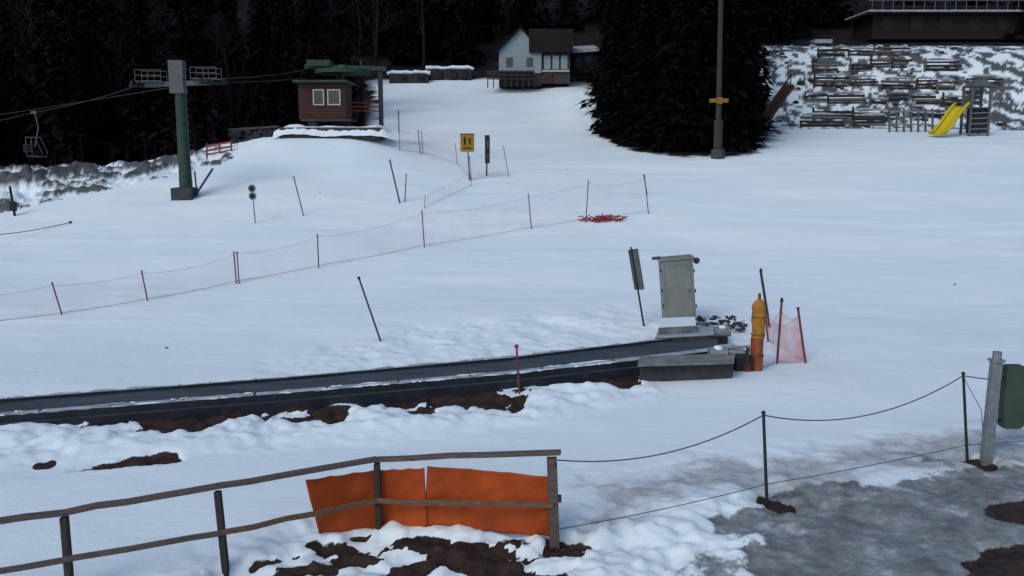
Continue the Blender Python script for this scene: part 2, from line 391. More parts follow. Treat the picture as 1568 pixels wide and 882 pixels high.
while len(pb)<60:
    if rng.random()<.5: x=rng.uniform(-48,-14); y=rng.uniform(70,95)
    else: x=rng.uniform(-26,40); y=rng.uniform(118,132)
    if y<yedge(x)+6 : continue
    if x>corL(y)-2 and y<114: continue
    pb.append((x,y))
scatter('bare_woodland',pb,protoB,[M['barkp'],M['barkp']])
pbr=[]
for i in range(30):
    x=rng.uniform(-40,-18); pbr.append((x,float(yedge(x))+rng.uniform(-3,3)))
for i in range(14):
    y=rng.uniform(76,106); pbr.append((float(np.interp(y,[73,112],[7.4,9.8]))+rng.uniform(-.6,1.2),y))
scatter('leafless_brush',pbr,[bare(18,240+i) for i in range(2)],[M['barkp'],M['barkp']],.05,.11)
big=[(9.2,73.5,19,3.3),(10.6,67.5,22,3.4),(12.4,64.8,20,3.0),(14.6,64.0,22,3.3),(16.6,68.5,21,3.4),(12.5,72,23,4),(16.5,73.5,22,4),(19.3,77,20,3.4),(10,82,20,3.6),(20.5,84,19,3.2)]
for i,(x,y,h,r) in enumerate(big):
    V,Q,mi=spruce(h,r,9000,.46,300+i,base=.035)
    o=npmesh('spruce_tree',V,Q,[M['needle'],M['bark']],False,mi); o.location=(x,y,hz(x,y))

# ---------------------------------------------------------------- carpet lift
Fp=([-500,0,430,780,1005,1112],[655,612,579.5,548,521,510])
Np=([-500,0,430,780,985,1120],[682,637,603,573,551,534])
zc=.30
def cl(px,t):
    a=ZP(px,np.interp(px,*Fp),zc); b=ZP(px,np.interp(px,*Np),zc); return a.lerp(b,t)
bl=O('conveyor_belt_ski_lift'); xs=np.arange(-500,1101,20)
def strip(ta,za,tb,zb,k):
    v=[];f=[]
    for i,px in enumerate(xs):
        a=cl(px,ta); b=cl(px,tb); v+=[(a.x,a.y,za),(b.x,b.y,zb)]
    for i in range(len(xs)-1): f.append((2*i,2*i+1,2*i+3,2*i+2))
    bl.add(v,f,k)
strip(-.01,-.4,-.01,.33,'side'); strip(-.01,.33,.06,.33,'edge'); strip(.06,.33,.06,.26,'side')
strip(.06,.26,.80,.26,'belt'); strip(.80,.26,.80,.30,'side'); strip(.80,.30,.98,.30,'edge'); strip(.98,.30,.985,.15,'side')
strip(.985,.15,1.06,.15,'belt'); strip(1.06,.15,1.08,-.6,'side')
for px in np.arange(-490,960,110):
    b=cl(px,.89); bl.box((b.x,b.y,.302),(.04,.24,.012),'steel_dark',yaw=.2)
for t_,z_,ns_ in ((-.01,.335,70),(.97,.302,60),(.82,.302,25)):
    for i in range(ns_):
        px=random.uniform(-450,960); L_=random.uniform(6,50); n=5
        p_=[cl(px+L_*k/n,t_+random.uniform(-.02,.02)) for k in range(n+1)]
        bl.tube([(a.x,a.y,z_) for a in p_],[.006]+[random.uniform(.008,.028) for _ in range(n-1)]+[.006],'snowcap' if random.random()<.5 else 'greysnow',6)
bl.build()
st=O('conveyor_drive_station')
def prism(o,pts,z0_,z1_,k,ktop=None):
    n=len(pts); v=[(p[0],p[1],z0_) for p in pts]+[(p[0],p[1],z1_) for p in pts]
    o.add(v,[(i,(i+1)%n,n+(i+1)%n,n+i) for i in range(n)],k); o.add(v[n:],[tuple(range(n))],ktop or k)
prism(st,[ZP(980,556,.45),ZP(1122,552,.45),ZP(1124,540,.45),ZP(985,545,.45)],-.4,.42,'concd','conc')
prism(st,[ZP(976,557,.5),ZP(1124,553,.5),ZP(1126,539,.5),ZP(980,544,.5)],.43,.47,'conc','conc')
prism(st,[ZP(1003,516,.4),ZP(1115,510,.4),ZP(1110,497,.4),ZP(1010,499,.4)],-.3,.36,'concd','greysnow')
prism(st,[ZP(1008,505,.5),ZP(1066,502,.5),ZP(1064,488,.5),ZP(1012,490,.5)],.37,.56,'conc','snowcap')
for (px,py,r) in ((1106,508,.13),(1099,541,.16)):
    g0=ZP(px,py,.5); st.cyl((g0.x-.22,g0.y,.5),(g0.x+.22,g0.y,.5),r,r,'steel',14); st.ball((g0.x,g0.y,.62),r*.8,'snowcap',.6)
g0=ZP(1128,545,.3)
st.box((g0.x+.05,g0.y+.2,.16),(.45,1.2,.4),'steel_dark',yaw=.1); st.box((g0.x-.02,g0.y+.35,.40),(.4,.8,.08),'greysnow',yaw=.2)
st.beam((g0.x-.5,g0.y+.3,.4),(g0.x+.3,g0.y-.2,.6),.08,.06,'steel')
st.cyl((g0.x+.1,g0.y-.5,.1),(g0.x+.14,g0.y-.52,.62),.05,.05,'steel_dark')
st.build(bevel=.02)
rb=O('rubble_pile')
for i in range(110):
    g0=G(random.uniform(1066,1142),random.uniform(486,508)); r=random.uniform(.03,.11); rb.ball((g0.x,g0.y,g0.z+.03),r,random.choice(('rock','concd','greysnow')),.6,7,.3)
rb.build()
Yc=26.6
cb=O('lift_control_cabinet'); b0=P(1040,490,Yc); t0=P(1034,396,Yc); w=.95; dp=.55
ax=(t0-b0).normalized(); rt=Vector((1,0,0)); fr=Vector((0,1,0))
cb.beam(b0,t0,dp,w,'cab',up=(1,0,0))
cb.beam(t0-rt*0.02,t0+ax*.05-rt*.02,dp+.10,w+.12,'cab',up=(1,0,0))
cb.beam(t0-rt*.70+ax*.0,t0-rt*.45+ax*.03,.10,.08,'cabdark'); cb.beam(t0+rt*.45,t0+rt*.62,.05,.05,'cabdark'); cb.ball(tuple(t0+rt*.64-ax*.06),.1,'cabdark')
cb.beam(b0-ax*.25,b0,dp-.1,w-.12,'concd',up=(1,0,0))
for sx in (-1,1):
    for k in (.25,.5,.82):
        p=b0.lerp(t0,k)+rt*sx*(w/2+.02)-fr*(dp/2-.05); cb.beam(p-ax*.05,p+ax*.05,.05,.06,'cabdark')
f0=b0-fr*(dp/2+.004)
for sx in (-.40,.40): cb.beam(f0+rt*sx+ax*.08,f0+rt*sx+ax*1.72,.005,.006,'cabdark',up=(1,0,0))
for k in (.08,1.72): cb.beam(f0-rt*.4+ax*k,f0+rt*.4+ax*k,.005,.006,'cabdark')
cb.beam(f0+rt*.32+ax*.9,f0+rt*.32+ax*1.02,.03,.03,'cabdark',up=(1,0,0))
cb.build(bevel=.012)

# ---------------------------------------------------------------- poles, signs
def pole(name,bx,by,tx,ty,r,k,extra=None,dep=None):
    b=G(bx,by) if dep is None else P(bx,by,dep); t=P(tx,ty,b.y); o=O(name); o.cyl(down(b,t),t,r,r*.9,k,8)
    if extra: extra(o,b,t)
    o.build(); return b,t
def knob(k): return lambda o,b,t:o.cyl(t,t+(t-b).normalized()*.06,.05,.04,k,8)
pole('slalom_pole',583,523,550,427,.028,'gpole',knob('black'))
pole('slalom_pole',465,331,450,272,.03,'pole',knob('black'))
pole('slalom_pole',612,310,597,246,.045,'pole',knob('black'))
pole('slalom_pole',620,308,622,268,.03,'redpole',knob('red'))
pole('slalom_pole',644,236,640,200,.03,'redpole',knob('red'))
pole('slalom_pole',611,203,610,170,.05,'pole',knob('black'))
pole('marker_post',23,332,15,285,.07,'black',lambda o,b,t:(o.box(t.lerp(b,.65),(.3,.15,.5),'black')))
def rs(o,b,t):
    for k in (0.06,.26):
        p=t.lerp(b,k)+Vector((0,-.05,0)); o.cyl(p,p+Vector((0,-.03,0)),.19,.19,'steel',18); o.cyl(p+Vector((0,-.031,0)),p+Vector((0,-.04,0)),.13,.13,'black',18)
pole('round_trail_sign',391,343,386,285,.025,'pole',rs)
def ys_(o,b,t):
    p=t.lerp(b,.16); o.box(p+Vector((0,-.06,0)),(.82,.04,1.02),'signy')
    o.box(p+Vector((-.15,-.085,.12)),(.12,.01,.45),'black'); o.box(p+Vector((.15,-.085,.1)),(.1,.01,.38),'black'); o.box(p+Vector((0,-.085,-.3)),(.5,.01,.08),'black')
    o.beam(p+Vector((-.43,-.07,.53)),p+Vector((.43,-.07,.53)),.06,.05,'black')
pole('yellow_warning_sign',719,276,715,208,.04,'pole',ys_)
def ds(o,b,t):
    p=t.lerp(b,.32); o.box(p+Vector((0,-.08,0)),(.30,.08,1.7),'black'); o.box(p+Vector((0.02,-.125,.3)),(.12,.01,.5),'pole')
pole('direction_sign',745,270,747,209,.05,'gpole',ds)
def tall(o,b,t):
    p=t.lerp(b,.28); ax=(t-b).normalized()
    c=p-ax*.62; d=p+ax*.62; o.beam(c+Vector((.05,0,0)),d+Vector((.05,0,0)),.30,.05,'pole',up=(.45,1,0)); o.beam(c+Vector((.12,-.06,0)),d+Vector((.12,-.06,0)),.15,.012,'steel_mid',up=(.45,1,0))
pole('edge_on_trail_sign',986,500,966,378,.03,'steel_dark',tall)
pole('marker_pole',795,602,791,532,.026,'redpole',knob('red'))
def net(name,posts,topk=.92,botk=.08,km='net',rp='orope',pk='redpole',pr=.024,sg=.08,cord=.005):
    o=O(name); B_=[]
    for (bx,by,tx,ty) in posts:
        b=G(bx,by); t=P(tx,ty,b.y); o.cyl(down(b,t),t,pr,pr,pk,7); o.cyl(t,t+Vector((0,0,.04)),pr*1.4,pr*1.2,'black',7); B_.append((b,t))
    for (b,t),(c,d) in zip(B_[:-1],B_[1:]):
        n=10; up=[]; lo=[]; sk=random.uniform(.5,2.2)
        for i in range(n+1):
            k=i/n; A=b.lerp(t,topk).lerp(c.lerp(d,topk),k); E=b.lerp(t,botk).lerp(c.lerp(d,botk),k); s_=sg*4*k*(1-k)*sk
            A.z-=s_; E.z-=s_*.3; A.y+=.05*math.sin(k*9); up.append(A); lo.append(E)
        v=[];f=[]
        for A,E in zip(up,lo): v+=[A,A.lerp(E,.5)+Vector((0,.06,0)),E]
        for i in range(n):
            for j in (0,1): f.append((3*i+j,3*i+j+1,3*i+j+4,3*i+j+3))
        o.add(v,f,km,True); o.tube(up,cord,rp,4); o.tube(lo,cord*1.8,rp,4)
    return o.build()
net('orange_net_fence',[(-60,500,-75,452),(95,483,80,434),(226,461,217,416),(362,434,358,387),(488,410,486,360),(650,380,646,323),(814,352,809,298),(897,340,901,277),(993,327,987,270)],topk=.94)
pole('net_fence_post',366,434,363,388,.025,'redpole',knob('red'))
pole('net_fence_post',991,300,986,269,.03,'black',knob('black'))
net('orange_net_fence',[(612,232,611,196),(648,236,645,200),(700,252,697,220),(722,277,719,240),(779,271,771,224)],km='net',pr=.02,cord=.006)
net('orange_net_fence',[(650,318,651,300),(722,285,719,262)],km='net',pr=.015,cord=.006)
fl=O('fallen_red_net')
for k in range(30):
    x0=random.uniform(884,945); y0=random.uniform(333,341)
    pts_=[G(x0+i*random.uniform(1.5,3.2),y0+random.uniform(-1.2,1.)-.5*i*random.random())+Vector((0,0,random.uniform(.01,.12))) for i in range(7)]
    fl.tube(pts_,.028,'red',5)
fl.build()
net('red_net_enclosure',[(1152,566,1158,500),(1190,555,1197,461),(1233,553,1222,473),(1176,520,1170,470)],km='netd',sg=.15,pr=.03,botk=.02,topk=.86)
def kn(o,b,t): o.cyl(t,t+Vector((0,0,.1)),.05,.03,'black')
pole('slalom_pole',1178,500,1165,416,.045,'gpole',kn)
pole('slalom_pole',1190,552,1197,462,.03,'redpole',kn)
b=G(1158,566); pad=O('padded_bollard')
t=P(1163,458,b.y)
ks=[-.1,0,.15,.3,.45,.46,.6,.7,.8,.9,.97,1]; rr_=[.14,.15,.165,.155,.16,.165,.155,.175,.17,.165,.11,.05]
pts_=[b.lerp(t,k)+Vector((random.uniform(-.015,.015),0,0)) for k in ks]
pad.tube(pts_[:5],rr_[:5],'orpad',16); pad.tube(pts_[5:],rr_[5:],'yelpad',16)
pad.tube([b.lerp(t,.97),b.lerp(t,1.08)],.035,'redpole',8)
for k in (.2,.5,.75): pad.tube([b.lerp(t,k),b.lerp(t,k+.012)],.177,'redpole',16)
pad.build()
sm=O('red_marker_stake'); g0=G(1143,570); sm.box((g0.x,g0.y,g0.z+.1),(.16,.05,.3),'red',yaw=.3); sm.cyl(g0-Vector((0,0,.3)),g0+Vector((0,0,.45)),.02,.02,'redpole'); sm.build()

# ---------------------------------------------------------------- wooden fence
wf=empty('wooden_rail_fence')
tops=[(-230,836),(98,788),(333,749),(577,706),(845,698)]
bots=[(-250,975),(108,908),(345,866),(580,812),(849,828)]
pb_=[];pt_=[]
for (tx,ty),(bx,by) in zip(tops,bots):
    b=G(bx,by); t=P(tx,ty,b.y); pb_.append(b); pt_.append(t)
po=O('posts')
for i,(b,t) in enumerate(zip(pb_,pt_)):
    w=.14 if i==4 else .085
    po.beam(down(b,t,.5),t-Vector((0,0,.03)),w,.09 if i<4 else .12,'wood_post' if i<4 else 'wood_rail')
po.build(bevel=.008,parent=wf)
ra=O('rails')
def wob(p,q,n=5,a=.012):
    return [p.lerp(q,i/n)+Vector((0,random.uniform(-a,a),random.uniform(-a,a))) for i in range(n+1)]
for i in range(4):
    p,q_=pt_[i].copy(),pt_[i+1].copy(); e=Vector((0,0,.035)); 
    if i==3: q_=q_+(q_-p).normalized()*.12
    pts_=wob(p+e,q_+e)
    for a,b in zip(pts_[:-1],pts_[1:]): 
        d=(b-a).normalized()*.004; ra.beam(a-d,b+d,.10,.06,'wood_rail')
    ms=Vector((0,-.075,0))
    k=.46 if i!=3 else .45
    p=pb_[i].lerp(pt_[i],k)+ms; q_=pb_[i+1].lerp(pt_[i+1],k)+ms
    pts_=wob(p,q_)
    for a,b in zip(pts_[:-1],pts_[1:]): ra.beam(a,b,.035,.075,'wood_tan' if i>1 else 'wood_rail')
ra.build(bevel=.006,parent=wf)
br=O('bolts')
br.cyl(pt_[4]+Vector((.05,-.09,-.1)),pt_[4]+Vector((.05,-.05,-.1)),.02,.02,'steel_dark')
br.box(pb_[4].lerp(pt_[4],.5)+Vector((.09,0,0)),(.05,.10,.08),'wood_post'); br.build(parent=wf)
def tarp(name,cs,seed,nx=60,nz=24):
    TL,TR,BR,BL=cs; v=[];f=[]
    rx=rng.random(3)*50
    for i in range(nx+1):
        for j in range(nz+1):
            u=i/nx; w=j/nz
            p=TL.lerp(TR,u).lerp(BL.lerp(BR,u),w)
            W_=(TR-TL).length
            wr=float(fbm(np.array([u*W_*1.6+rx[0]+w*.8]),np.array([w*1.2+rx[1]]),int(seed*7),4)[0])-.5
            p=p+Vector((0,.16*wr+.05*math.sin(w*3.1)*math.sin(u*3.14),0))
            if j==0: p.z+= -abs(math.sin(u*3.14*3))*.015
            p.z+=(float(fbm(np.array([u*6+rx[2]]),np.array([seed]),5,3)[0])-.5)*.10*w
            v.append(p)
    for i in range(nx):
        for j in range(nz): a=i*(nz+1)+j; f.append((a,a+1,a+nz+2,a+nz+1))
    o=O(name); o.add(v,f,'tarp',True); ob=o.build(); s_=ob.modifiers.new('s','SOLIDIFY'); s_.thickness=.006; return ob
def fy(px):
    if px<577: 
        k=(px-338)/(578-338); return pb_[2].y*(1-k)+pb_[3].y*k+.10
    k=(px-578)/(847-578); return pb_[3].y*(1-k)+pb_[4].y*k+.10
def TP(px,py): return P(px,py,fy(px))
tarp('orange_tarpaulin',[TP(468,734),TP(577,718),TP(577,816),TP(488,817)],1,24)
tarp('orange_tarpaulin',[TP(579,718),TP(650,716),TP(655,806),TP(579,815)],2.1,20)
tarp('orange_tarpaulin',[TP(654,714),TP(840,729),TP(842,823),TP(650,804)],4.4)

# ---------------------------------------------------------------- rope fence
rf=empty('rope_fence'); o=O('stakes'); rp=[]
for bx,by,tx,ty in ((1174,762,1169,632),(1481,702,1475,572),(1800,660,1795,520)):
    b=G(bx,by); t=P(tx,ty,b.y); o.cyl(down(b,t),t,.028,.025,'steel_dark',8); o.ball(tuple(t),.035,'steel_dark'); rp.append((b,t))
o.build(parent=rf); o=O('ropes')
st0=pt_[4]+Vector((.08,0,-.06)); lo0=pb_[4].lerp(pt_[4],.14)+Vector((.08,0,0))
seq=[st0]+[t-Vector((0,0,.04)) for b,t in rp]; 
for a,b,s_ in zip(seq[:-1],seq[1:],(.26,.36,.35)): o.tube(sag(a,b,s_),.010,'rope',5)
seq=[lo0]+[b.lerp(t,.16) for b,t in rp]
for a,b,s_ in zip(seq[:-1],seq[1:],(.04,.03,.1)): o.tube(sag(a,b,s_),.007,'rope',5)
o.tube([rp[1][1]-Vector((0,0,.05)),P(1503,628,rp[1][0].y),P(1507,690,rp[1][0].y)],.007,'rope',5)
o.build(parent=rf)
b=G(1510,703); t=P(1526,552,b.y); mp_=O('metal_post_with_green_box')
mp_.beam(down(b,t),t,.17,.14,'steel'); mp_.cyl(t,t+(t-b).normalized()*.16,.075,.075,'steel',12); mp_.beam(t-Vector((0,0,.02)),t+Vector((0,0,.025)),.22,.2,'steel')
c0=P(1532,655,b.y-.0); c1_=P(1566,655,b.y); hgt=(P(1532,560,b.y)-c0).length; wd=(c1_-c0).length
prof=[];rr=.13
for cx,cz,a0 in ((wd-rr,rr,-90),(wd-rr,hgt-rr,0),(rr*.4,hgt-rr*.4,90),(rr*.4,rr*.4,180)):
    r_=rr if cx>wd/2 else rr*.4
    for k in range(6): a=math.radians(a0+k*18); prof.append((cx+r_*math.cos(a),cz+r_*math.sin(a)))
n=len(prof); v=[]
for yy in (-.07,.12):
    for a,c_ in prof: v.append((c0.x+a,c0.y+yy,c0.z+c_))
mp_.add(v,[(i,(i+1)%n,n+(i+1)%n,n+i) for i in range(n)],'greenbox',True); mp_.add(v,[tuple(range(n))[::-1],tuple(range(n,2*n))],'greenbox')
for z_ in (.12,.8): mp_.beam((c0.x-.12,c0.y,c0.z+hgt*z_),(c0.x+.06,c0.y,c0.z+hgt*z_),.05,.04,'steel_dark')
mp_.build(bevel=.006)

# ---------------------------------------------------------------- chairlift tower
b=G(286,303); Yt=b.y; T=O('chairlift_tower')
top=P(274,118,Yt)
T.cyl(down(b,top,.3),top,.36,.25,'green',14)
T.box(b+Vector((-.1,0,.1)),(1.1,1.1,.9),'concd')
tb=P(272,118,Yt); T.box(tb,(.75,.6,1.7),'steel_mid')
aL=P(222,130,Yt); aR=P(326,126,Yt)
T.beam(aL,aR,.3,.24,'steel_mid')
for e,s_ in ((aL,-1),(aR,1)):
    dr=Vector((.35,1,.05)).normalized()
    T.beam(e-dr*1.1+Vector((0,0,-.05)),e+dr*1.1+Vector((0,0,-.05)),.12,.16,'steel_dark')
    for k in (-.95,-.45,.45,.95):
        p=e+dr*k+Vector((0,0,.06)); T.cyl(p-Vector((.05,0,0)),p+Vector((.05,0,0)),.15,.15,'black',12)
    c=e+Vector((s_*-.35,0,.05)); T.box(c+Vector((0,0,.12)),(1.4,.9,.05),'steel_mid')
    for yy in (-.43,.43):
        for xx in (-.68,0,.68): T.cyl(c+Vector((xx,yy,.1)),c+Vector((xx,yy,.7)),.018,.018,'steel_mid',6)
        for zz in (.42,.70): T.cyl(c+Vector((-.68,yy,zz)),c+Vector((.68,yy,zz)),.018,.018,'steel_mid',6)
for k in range(14):
    p=b.lerp(top,.08+k*.06)+Vector((.42,-.1,0)); T.cyl(p-Vector((.0,.2,0)),p+Vector((0,.2,0)),.014,.014,'steel_mid',5)
T.cyl(b+Vector((.42,-.3,.3)),top+Vector((.42,-.3,-.4)),.014,.014,'steel_mid',5)
T.beam(P(300,298,Yt),P(326,258,Yt),.1,.1,'steel_dark'); T.beam(P(298,262,Yt),P(302,300,Yt),.07,.07,'steel_dark')
T.build(bevel=.01)
cbx=O('chairlift_haul_rope')
cbx.tube(sag(aR+Vector((0,0,.2)),P(470,106,61),.15),.022,'steel_dark',5)
cbx.tube(sag(aL+Vector((0,0,.2)),P(470,120,61),.15),.022,'steel_dark',5)
ch=P(52,172,53)
cbx.tube(sag(aL+Vector((0,0,.1)),ch,.15),.022,'steel_dark',5); cbx.tube(sag(ch,P(-500,290,62),.2),.022,'steel_dark',5)
cbx.tube(sag(aR+Vector((0,0,.1)),P(-500,240,74),.3),.022,'steel_dark',5)
cbx.build()
C=O('chairlift_chair'); sk='steel_mid'
C.tube([ch+Vector((0,0,.08)),ch+Vector((.1,0,-.3)),ch+Vector((.18,0,-.9)),ch+Vector((.02,0,-1.5)),ch+Vector((-.1,0,-2.0))],.035,sk,8)
C.box(ch,(.3,.12,.16),sk)
s0=ch+Vector((0,0,-2.35))
for yy in (-.3,.3):
    C.tube([s0+Vector((-.45,yy,.9)),s0+Vector((-.5,yy,.1)),s0+Vector((-.4,yy,-.2)),s0+Vector((.35,yy,-.25)),s0+Vector((.45,yy,0)),s0+Vector((.1,yy,.9)),s0+Vector((-.45,yy,.9))],.028,sk,6)
for k in range(5): C.beam(s0+Vector((-.3+.14*k,-.5,-.2)),s0+Vector((-.3+.14*k,.5,-.2)),.1,.03,sk)
for k in range(3): C.beam(s0+Vector((-.5,-.5,.1+.17*k)),s0+Vector((-.5,.5,.1+.17*k)),.03,.1,sk)
C.build()

# ---------------------------------------------------------------- lift hut + bullwheel
Yh=61.0; hut=empty('chairlift_operator_hut')
c0=P(494,182,Yh); c1_=P(494,127,Yh); hw=(P(530,182,Yh)-P(458,182,Yh)).x; hh=c1_.z-c0.z
x0,x1=c0.x-hw/2,c0.x+hw/2; zb=c0.z
w=O('walls'); w.box((c0.x,Yh+1.2,zb+hh/2),(hw,2.4,hh),'brown')
for k in range(12): w.box((c0.x,Yh-.012,zb+.12+k*(hh-.2)/11),(hw+.02,.02,.02),'roof')
w.build(parent=hut)
r=O('roof'); r.box((c0.x,Yh+1.1,zb+hh+.09),(hw+.5,3.1,.16),'green'); r.build(bevel=.02,parent=hut)
wi=O('windows')
for px0,px1 in ((480,496),(502,521)):
    a=P(px0,161,Yh); b_=P(px1,137,Yh); cx=(a.x+b_.x)/2; cz=(a.z+b_.z)/2; ww=b_.x-a.x; wh=b_.z-a.z
    wi.box((cx,Yh-.03,cz),(ww-.1,.03,wh-.1),'glass')
    for s_ in (-1,1): wi.box((cx+s_*(ww/2-.03),Yh-.05,cz),(.08,.07,wh),'white'); wi.box((cx,Yh-.052,cz+s_*(wh/2-.03)),(ww,.07,.08),'white')
wi.build(parent=hut)
f=O('foundation'); p=P(477,195,Yh); f.box((p.x,Yh+.6,zb-.9),(.6,.8,1.8),'concd'); f.box((c0.x+.2,Yh+1.2,zb-.08),(hw+.2,2.5,.14),'concd'); f.box((c0.x+.9,Yh+1.8,zb-.8),(1.2,1,1.5),'concd'); f.build(parent=hut)
bw=O('chairlift_bullwheel_station')
p=P(525,110,63.5)
bw.cyl(p+Vector((0,0,-.15)),p+Vector((0,0,.12)),1.9,1.9,'green',28); bw.cyl(p+Vector((0,0,.12)),p+Vector((0,0,.45)),.5,.4,'green',14)
bw.beam(p+Vector((-2.6,0,.35)),p+Vector((3.0,0,.2)),.5,.3,'green'); bw.box(p+Vector((-1.6,0,.55)),(1.6,1.0,.45),'green')
bw.beam(p+Vector((2.6,0,.05)),p+Vector((2.6,0,-3.9)),.3,.3,'steel_dark'); bw.beam(p+Vector((-.3,.5,0)),p+Vector((-.3,.5,-5)),.5,.5,'green')
bw.cyl(p+Vector((1.3,0,.35)),p+Vector((1.3,0,.8)),.12,.12,'steel_dark')
bw.build(bevel=.02)
pl=O('loading_platform'); 
a=P(428,206,58.8); b_=P(583,208,58.8); zt=P(500,195,58.8).z
pl.box(((a.x+b_.x)/2,60.2,zt-.4),(b_.x-a.x,2.8,.8),'concd'); 
pl.build(bevel=.03)
ps=O('platform_snow_cover')
nx_,ny_=40,12; v=[];f=[]
for i in range(nx_+1):
    for j in range(ny_+1):
        x_=a.x-.4+(b_.x-a.x+.8)*i/nx_; y_=58.6+3.4*j/ny_; e_=min(i,nx_-i,5)/5*min(j+1,ny_-j+1,4)/4
        zz=zt-.3+.42*e_**.6+(float(fbm(np.array([x_*.9]),np.array([y_*.9]),77,4)[0])-.5)*.4
        v.append((x_,y_+random.uniform(-.05,.05),zz if 0<j else zz-.4))
for i in range(nx_):
    for j in range(ny_): q0=i*(ny_+1)+j; f.append((q0,q0+ny_+1,q0+ny_+2,q0+1))
ps.add(v,f,'snowcap',True); ps.build()
gt=O('orange_gate'); 
for px in (536,560,584): g0=P(px,176,64); gt.cyl(g0-Vector((0,0,1.2)),P(px,156,64),.05,.05,'redpole')
for py in (157,163,169): gt.beam(P(534,py,64),P(586,py+1,64),.03,.09,'orpad')
gt.build()
ob=O('orange_barrier'); Yb=57.5
for px in (317,336,354): ob.cyl(P(px,250,Yb),P(px,219,Yb),.05,.05,'redpole')
for py,k in ((221,'orpad'),(228,'redpole'),(234,'orpad')): ob.beam(P(315,py+3,Yb),P(356,py-4,Yb),.04,.12,k)
ob.build()
rw=O('stone_retaining_wall')
for i in range(60):
    px=random.uniform(355,425); py=random.uniform(199,222); q_=P(px,py,60+random.uniform(-.3,.3)); rw.ball(tuple(q_),random.uniform(.25,.45),'rock',.7,7,.2)
a=P(352,199,60); b_=P(428,194,60); rw.beam(a,b_,.8,.15,'concd'); rw.build()

# ---------------------------------------------------------------- house far
Yk=106; H=empty('white_house')
def bx(o,px0,px1,py0,py1,y0,y1,k):
    a=P(px0,py1,y0); b_=P(px1,py0,y0); o.box(((a.x+b_.x)/2,(y0+y1)/2,(a.z+b_.z)/2),(b_.x-a.x,y1-y0,b_.z-a.z),k)
w=O('walls'); bx(w,764,829,78,112,Yk,Yk+7,'blue'); bx(w,829,873,80,128,Yk+.3,Yk+7,'concd'); bx(w,764,829,112,132,Yk+.2,Yk+7,'concd')
a=P(764,78,Yk);b_=P(829,78,Yk);c_=P(797,44,Yk)
w.add([a,b_,c_,a+Vector((0,7,0)),b_+Vector((0,7,0)),c_+Vector((0,7,0))],[(0,1,2),(5,4,3),(0,2,5,3),(1,4,5,2)],'blue'); w.build(parent=H)
r=O('roof')
e=Vector((0,-.5,0)); E=Vector((0,7.6,0))
for p,q_ in ((P(756,84,Yk),P(797,42,Yk)),(P(797,42,Yk),P(835,84,Yk))):
    u=Vector((0,0,.12)); r.add([p+e,q_+e,q_+E,p+E,p+e+u,q_+e+u,q_+E+u,p+E+u],[(0,1,2,3),(7,6,5,4),(0,4,5,1),(1,5,6,2),(2,6,7,3),(3,7,4,0)],'roof')
bx(r,810,878,44,80,Yk-.4,Yk+6,'roof')
r.build(parent=H)
wi=O('windows')
for x_ in (833,846,859): bx(wi,x_,x_+10,85,106,Yk+.2,Yk+.28,'blue'); 
for x_ in (775,806): bx(wi,x_,x_+10,88,102,Yk-.06,Yk-.02,'glass')
bx(wi,830,872,107,110,Yk+.1,Yk+.25,'white')
wi.build(parent=H)
d=O('door'); bx(d,835,846,110,128,Yk+.1,Yk+.25,'brown'); d.build(parent=H)
dk=O('deck'); bx(dk,745,818,108,110.5,Yk-2.5,Yk-.1,'wood_post')
for x_ in range(746,820,9): bx(dk,x_,x_+1.5,110.5,134,Yk-2.4,Yk-2.2,'wood_post')
bx(dk,746,816,114,115.5,Yk-2.45,Yk-2.35,'wood_post'); bx(dk,746,816,120,121.5,Yk-2.45,Yk-2.35,'wood_post'); dk.build(parent=H)
sb=O('snowy_embankment_wall')
for (xa,xb,ya,yb,Y0) in ((596,655,111,128,111),(655,722,104,124,113)):
    bx(sb,xa,xb,ya+2,yb,Y0,Y0+2,'rock')
    n=9; p_=[P(xa-3+(xb-xa+6)*k/n,ya+random.uniform(-1,1.5),Y0+.4) for k in range(n+1)]
    sb.tube(p_,[random.uniform(.14,.30) for _ in p_],'snowcap',8); sb.tube([p+Vector((0,.7,.05)) for p in p_],[random.uniform(.14,.30) for _ in p_],'snowcap',8)
for x_ in (612,640,668,690,706): bx(sb,x_,x_+9,114 if x_<650 else 108,120,110.7 if x_<650 else 112.7,111.2 if x_<650 else 113.2,'black')
sb.build()
sh=O('storage_shed'); bx(sh,874,914,80,112,110,114,'roof'); 
v=[P(871,82,109.6),P(918,78,109.6),P(916,66,109.6)+Vector((0,5,0)),P(876,68,109.6)+Vector((0,5,0))]; v+=[p+Vector((0,0,.3)) for p in v]
sh.add(v,[(3,2,1,0),(4,5,6,7),(0,1,5,4),(1,2,6,5),(2,3,7,6),(3,0,4,7)],'greysnow'); bx(sh,882,890,88,104,109.9,109.98,'glass'); bx(sh,896,908,86,96,109.9,109.98,'glass'); sh.build()

# ---------------------------------------------------------------- lamp pole
b=G(1099,243); t=P(1105,-60,b.y); lp=O('floodlight_pole')
lp.cyl(down(b,t),t,.20,.15,'wood_post',12); lp.cyl(b-Vector((0,0,.3)),b.lerp(t,.05),.5,.45,'concd',12); lp.cyl(b.lerp(t,.05),b.lerp(t,.2),.3,.3,'wood_post',14)
p=b.lerp(t,.30); lp.box(p,(1.2,.4,.26),'yelband'); lp.box(p+Vector((0,-.22,0)),(.4,.1,.42),'yelband')
lp.box(t+Vector((0,-.3,0)),(1.1,.4,.5),'steel'); lp.box(t+Vector((0,-.52,0)),(.95,.03,.38),'glass')
lp.build(bevel=.01)
ts=O('timber_ramp'); a=P(1160,200,72); b_=P(1208,132,77)
ts.beam(a,b_,.9,.18,'brown'); ts.beam(a+Vector((0,-.45,.9)),b_+Vector((0,-.45,.9)),.1,.12,'brown')
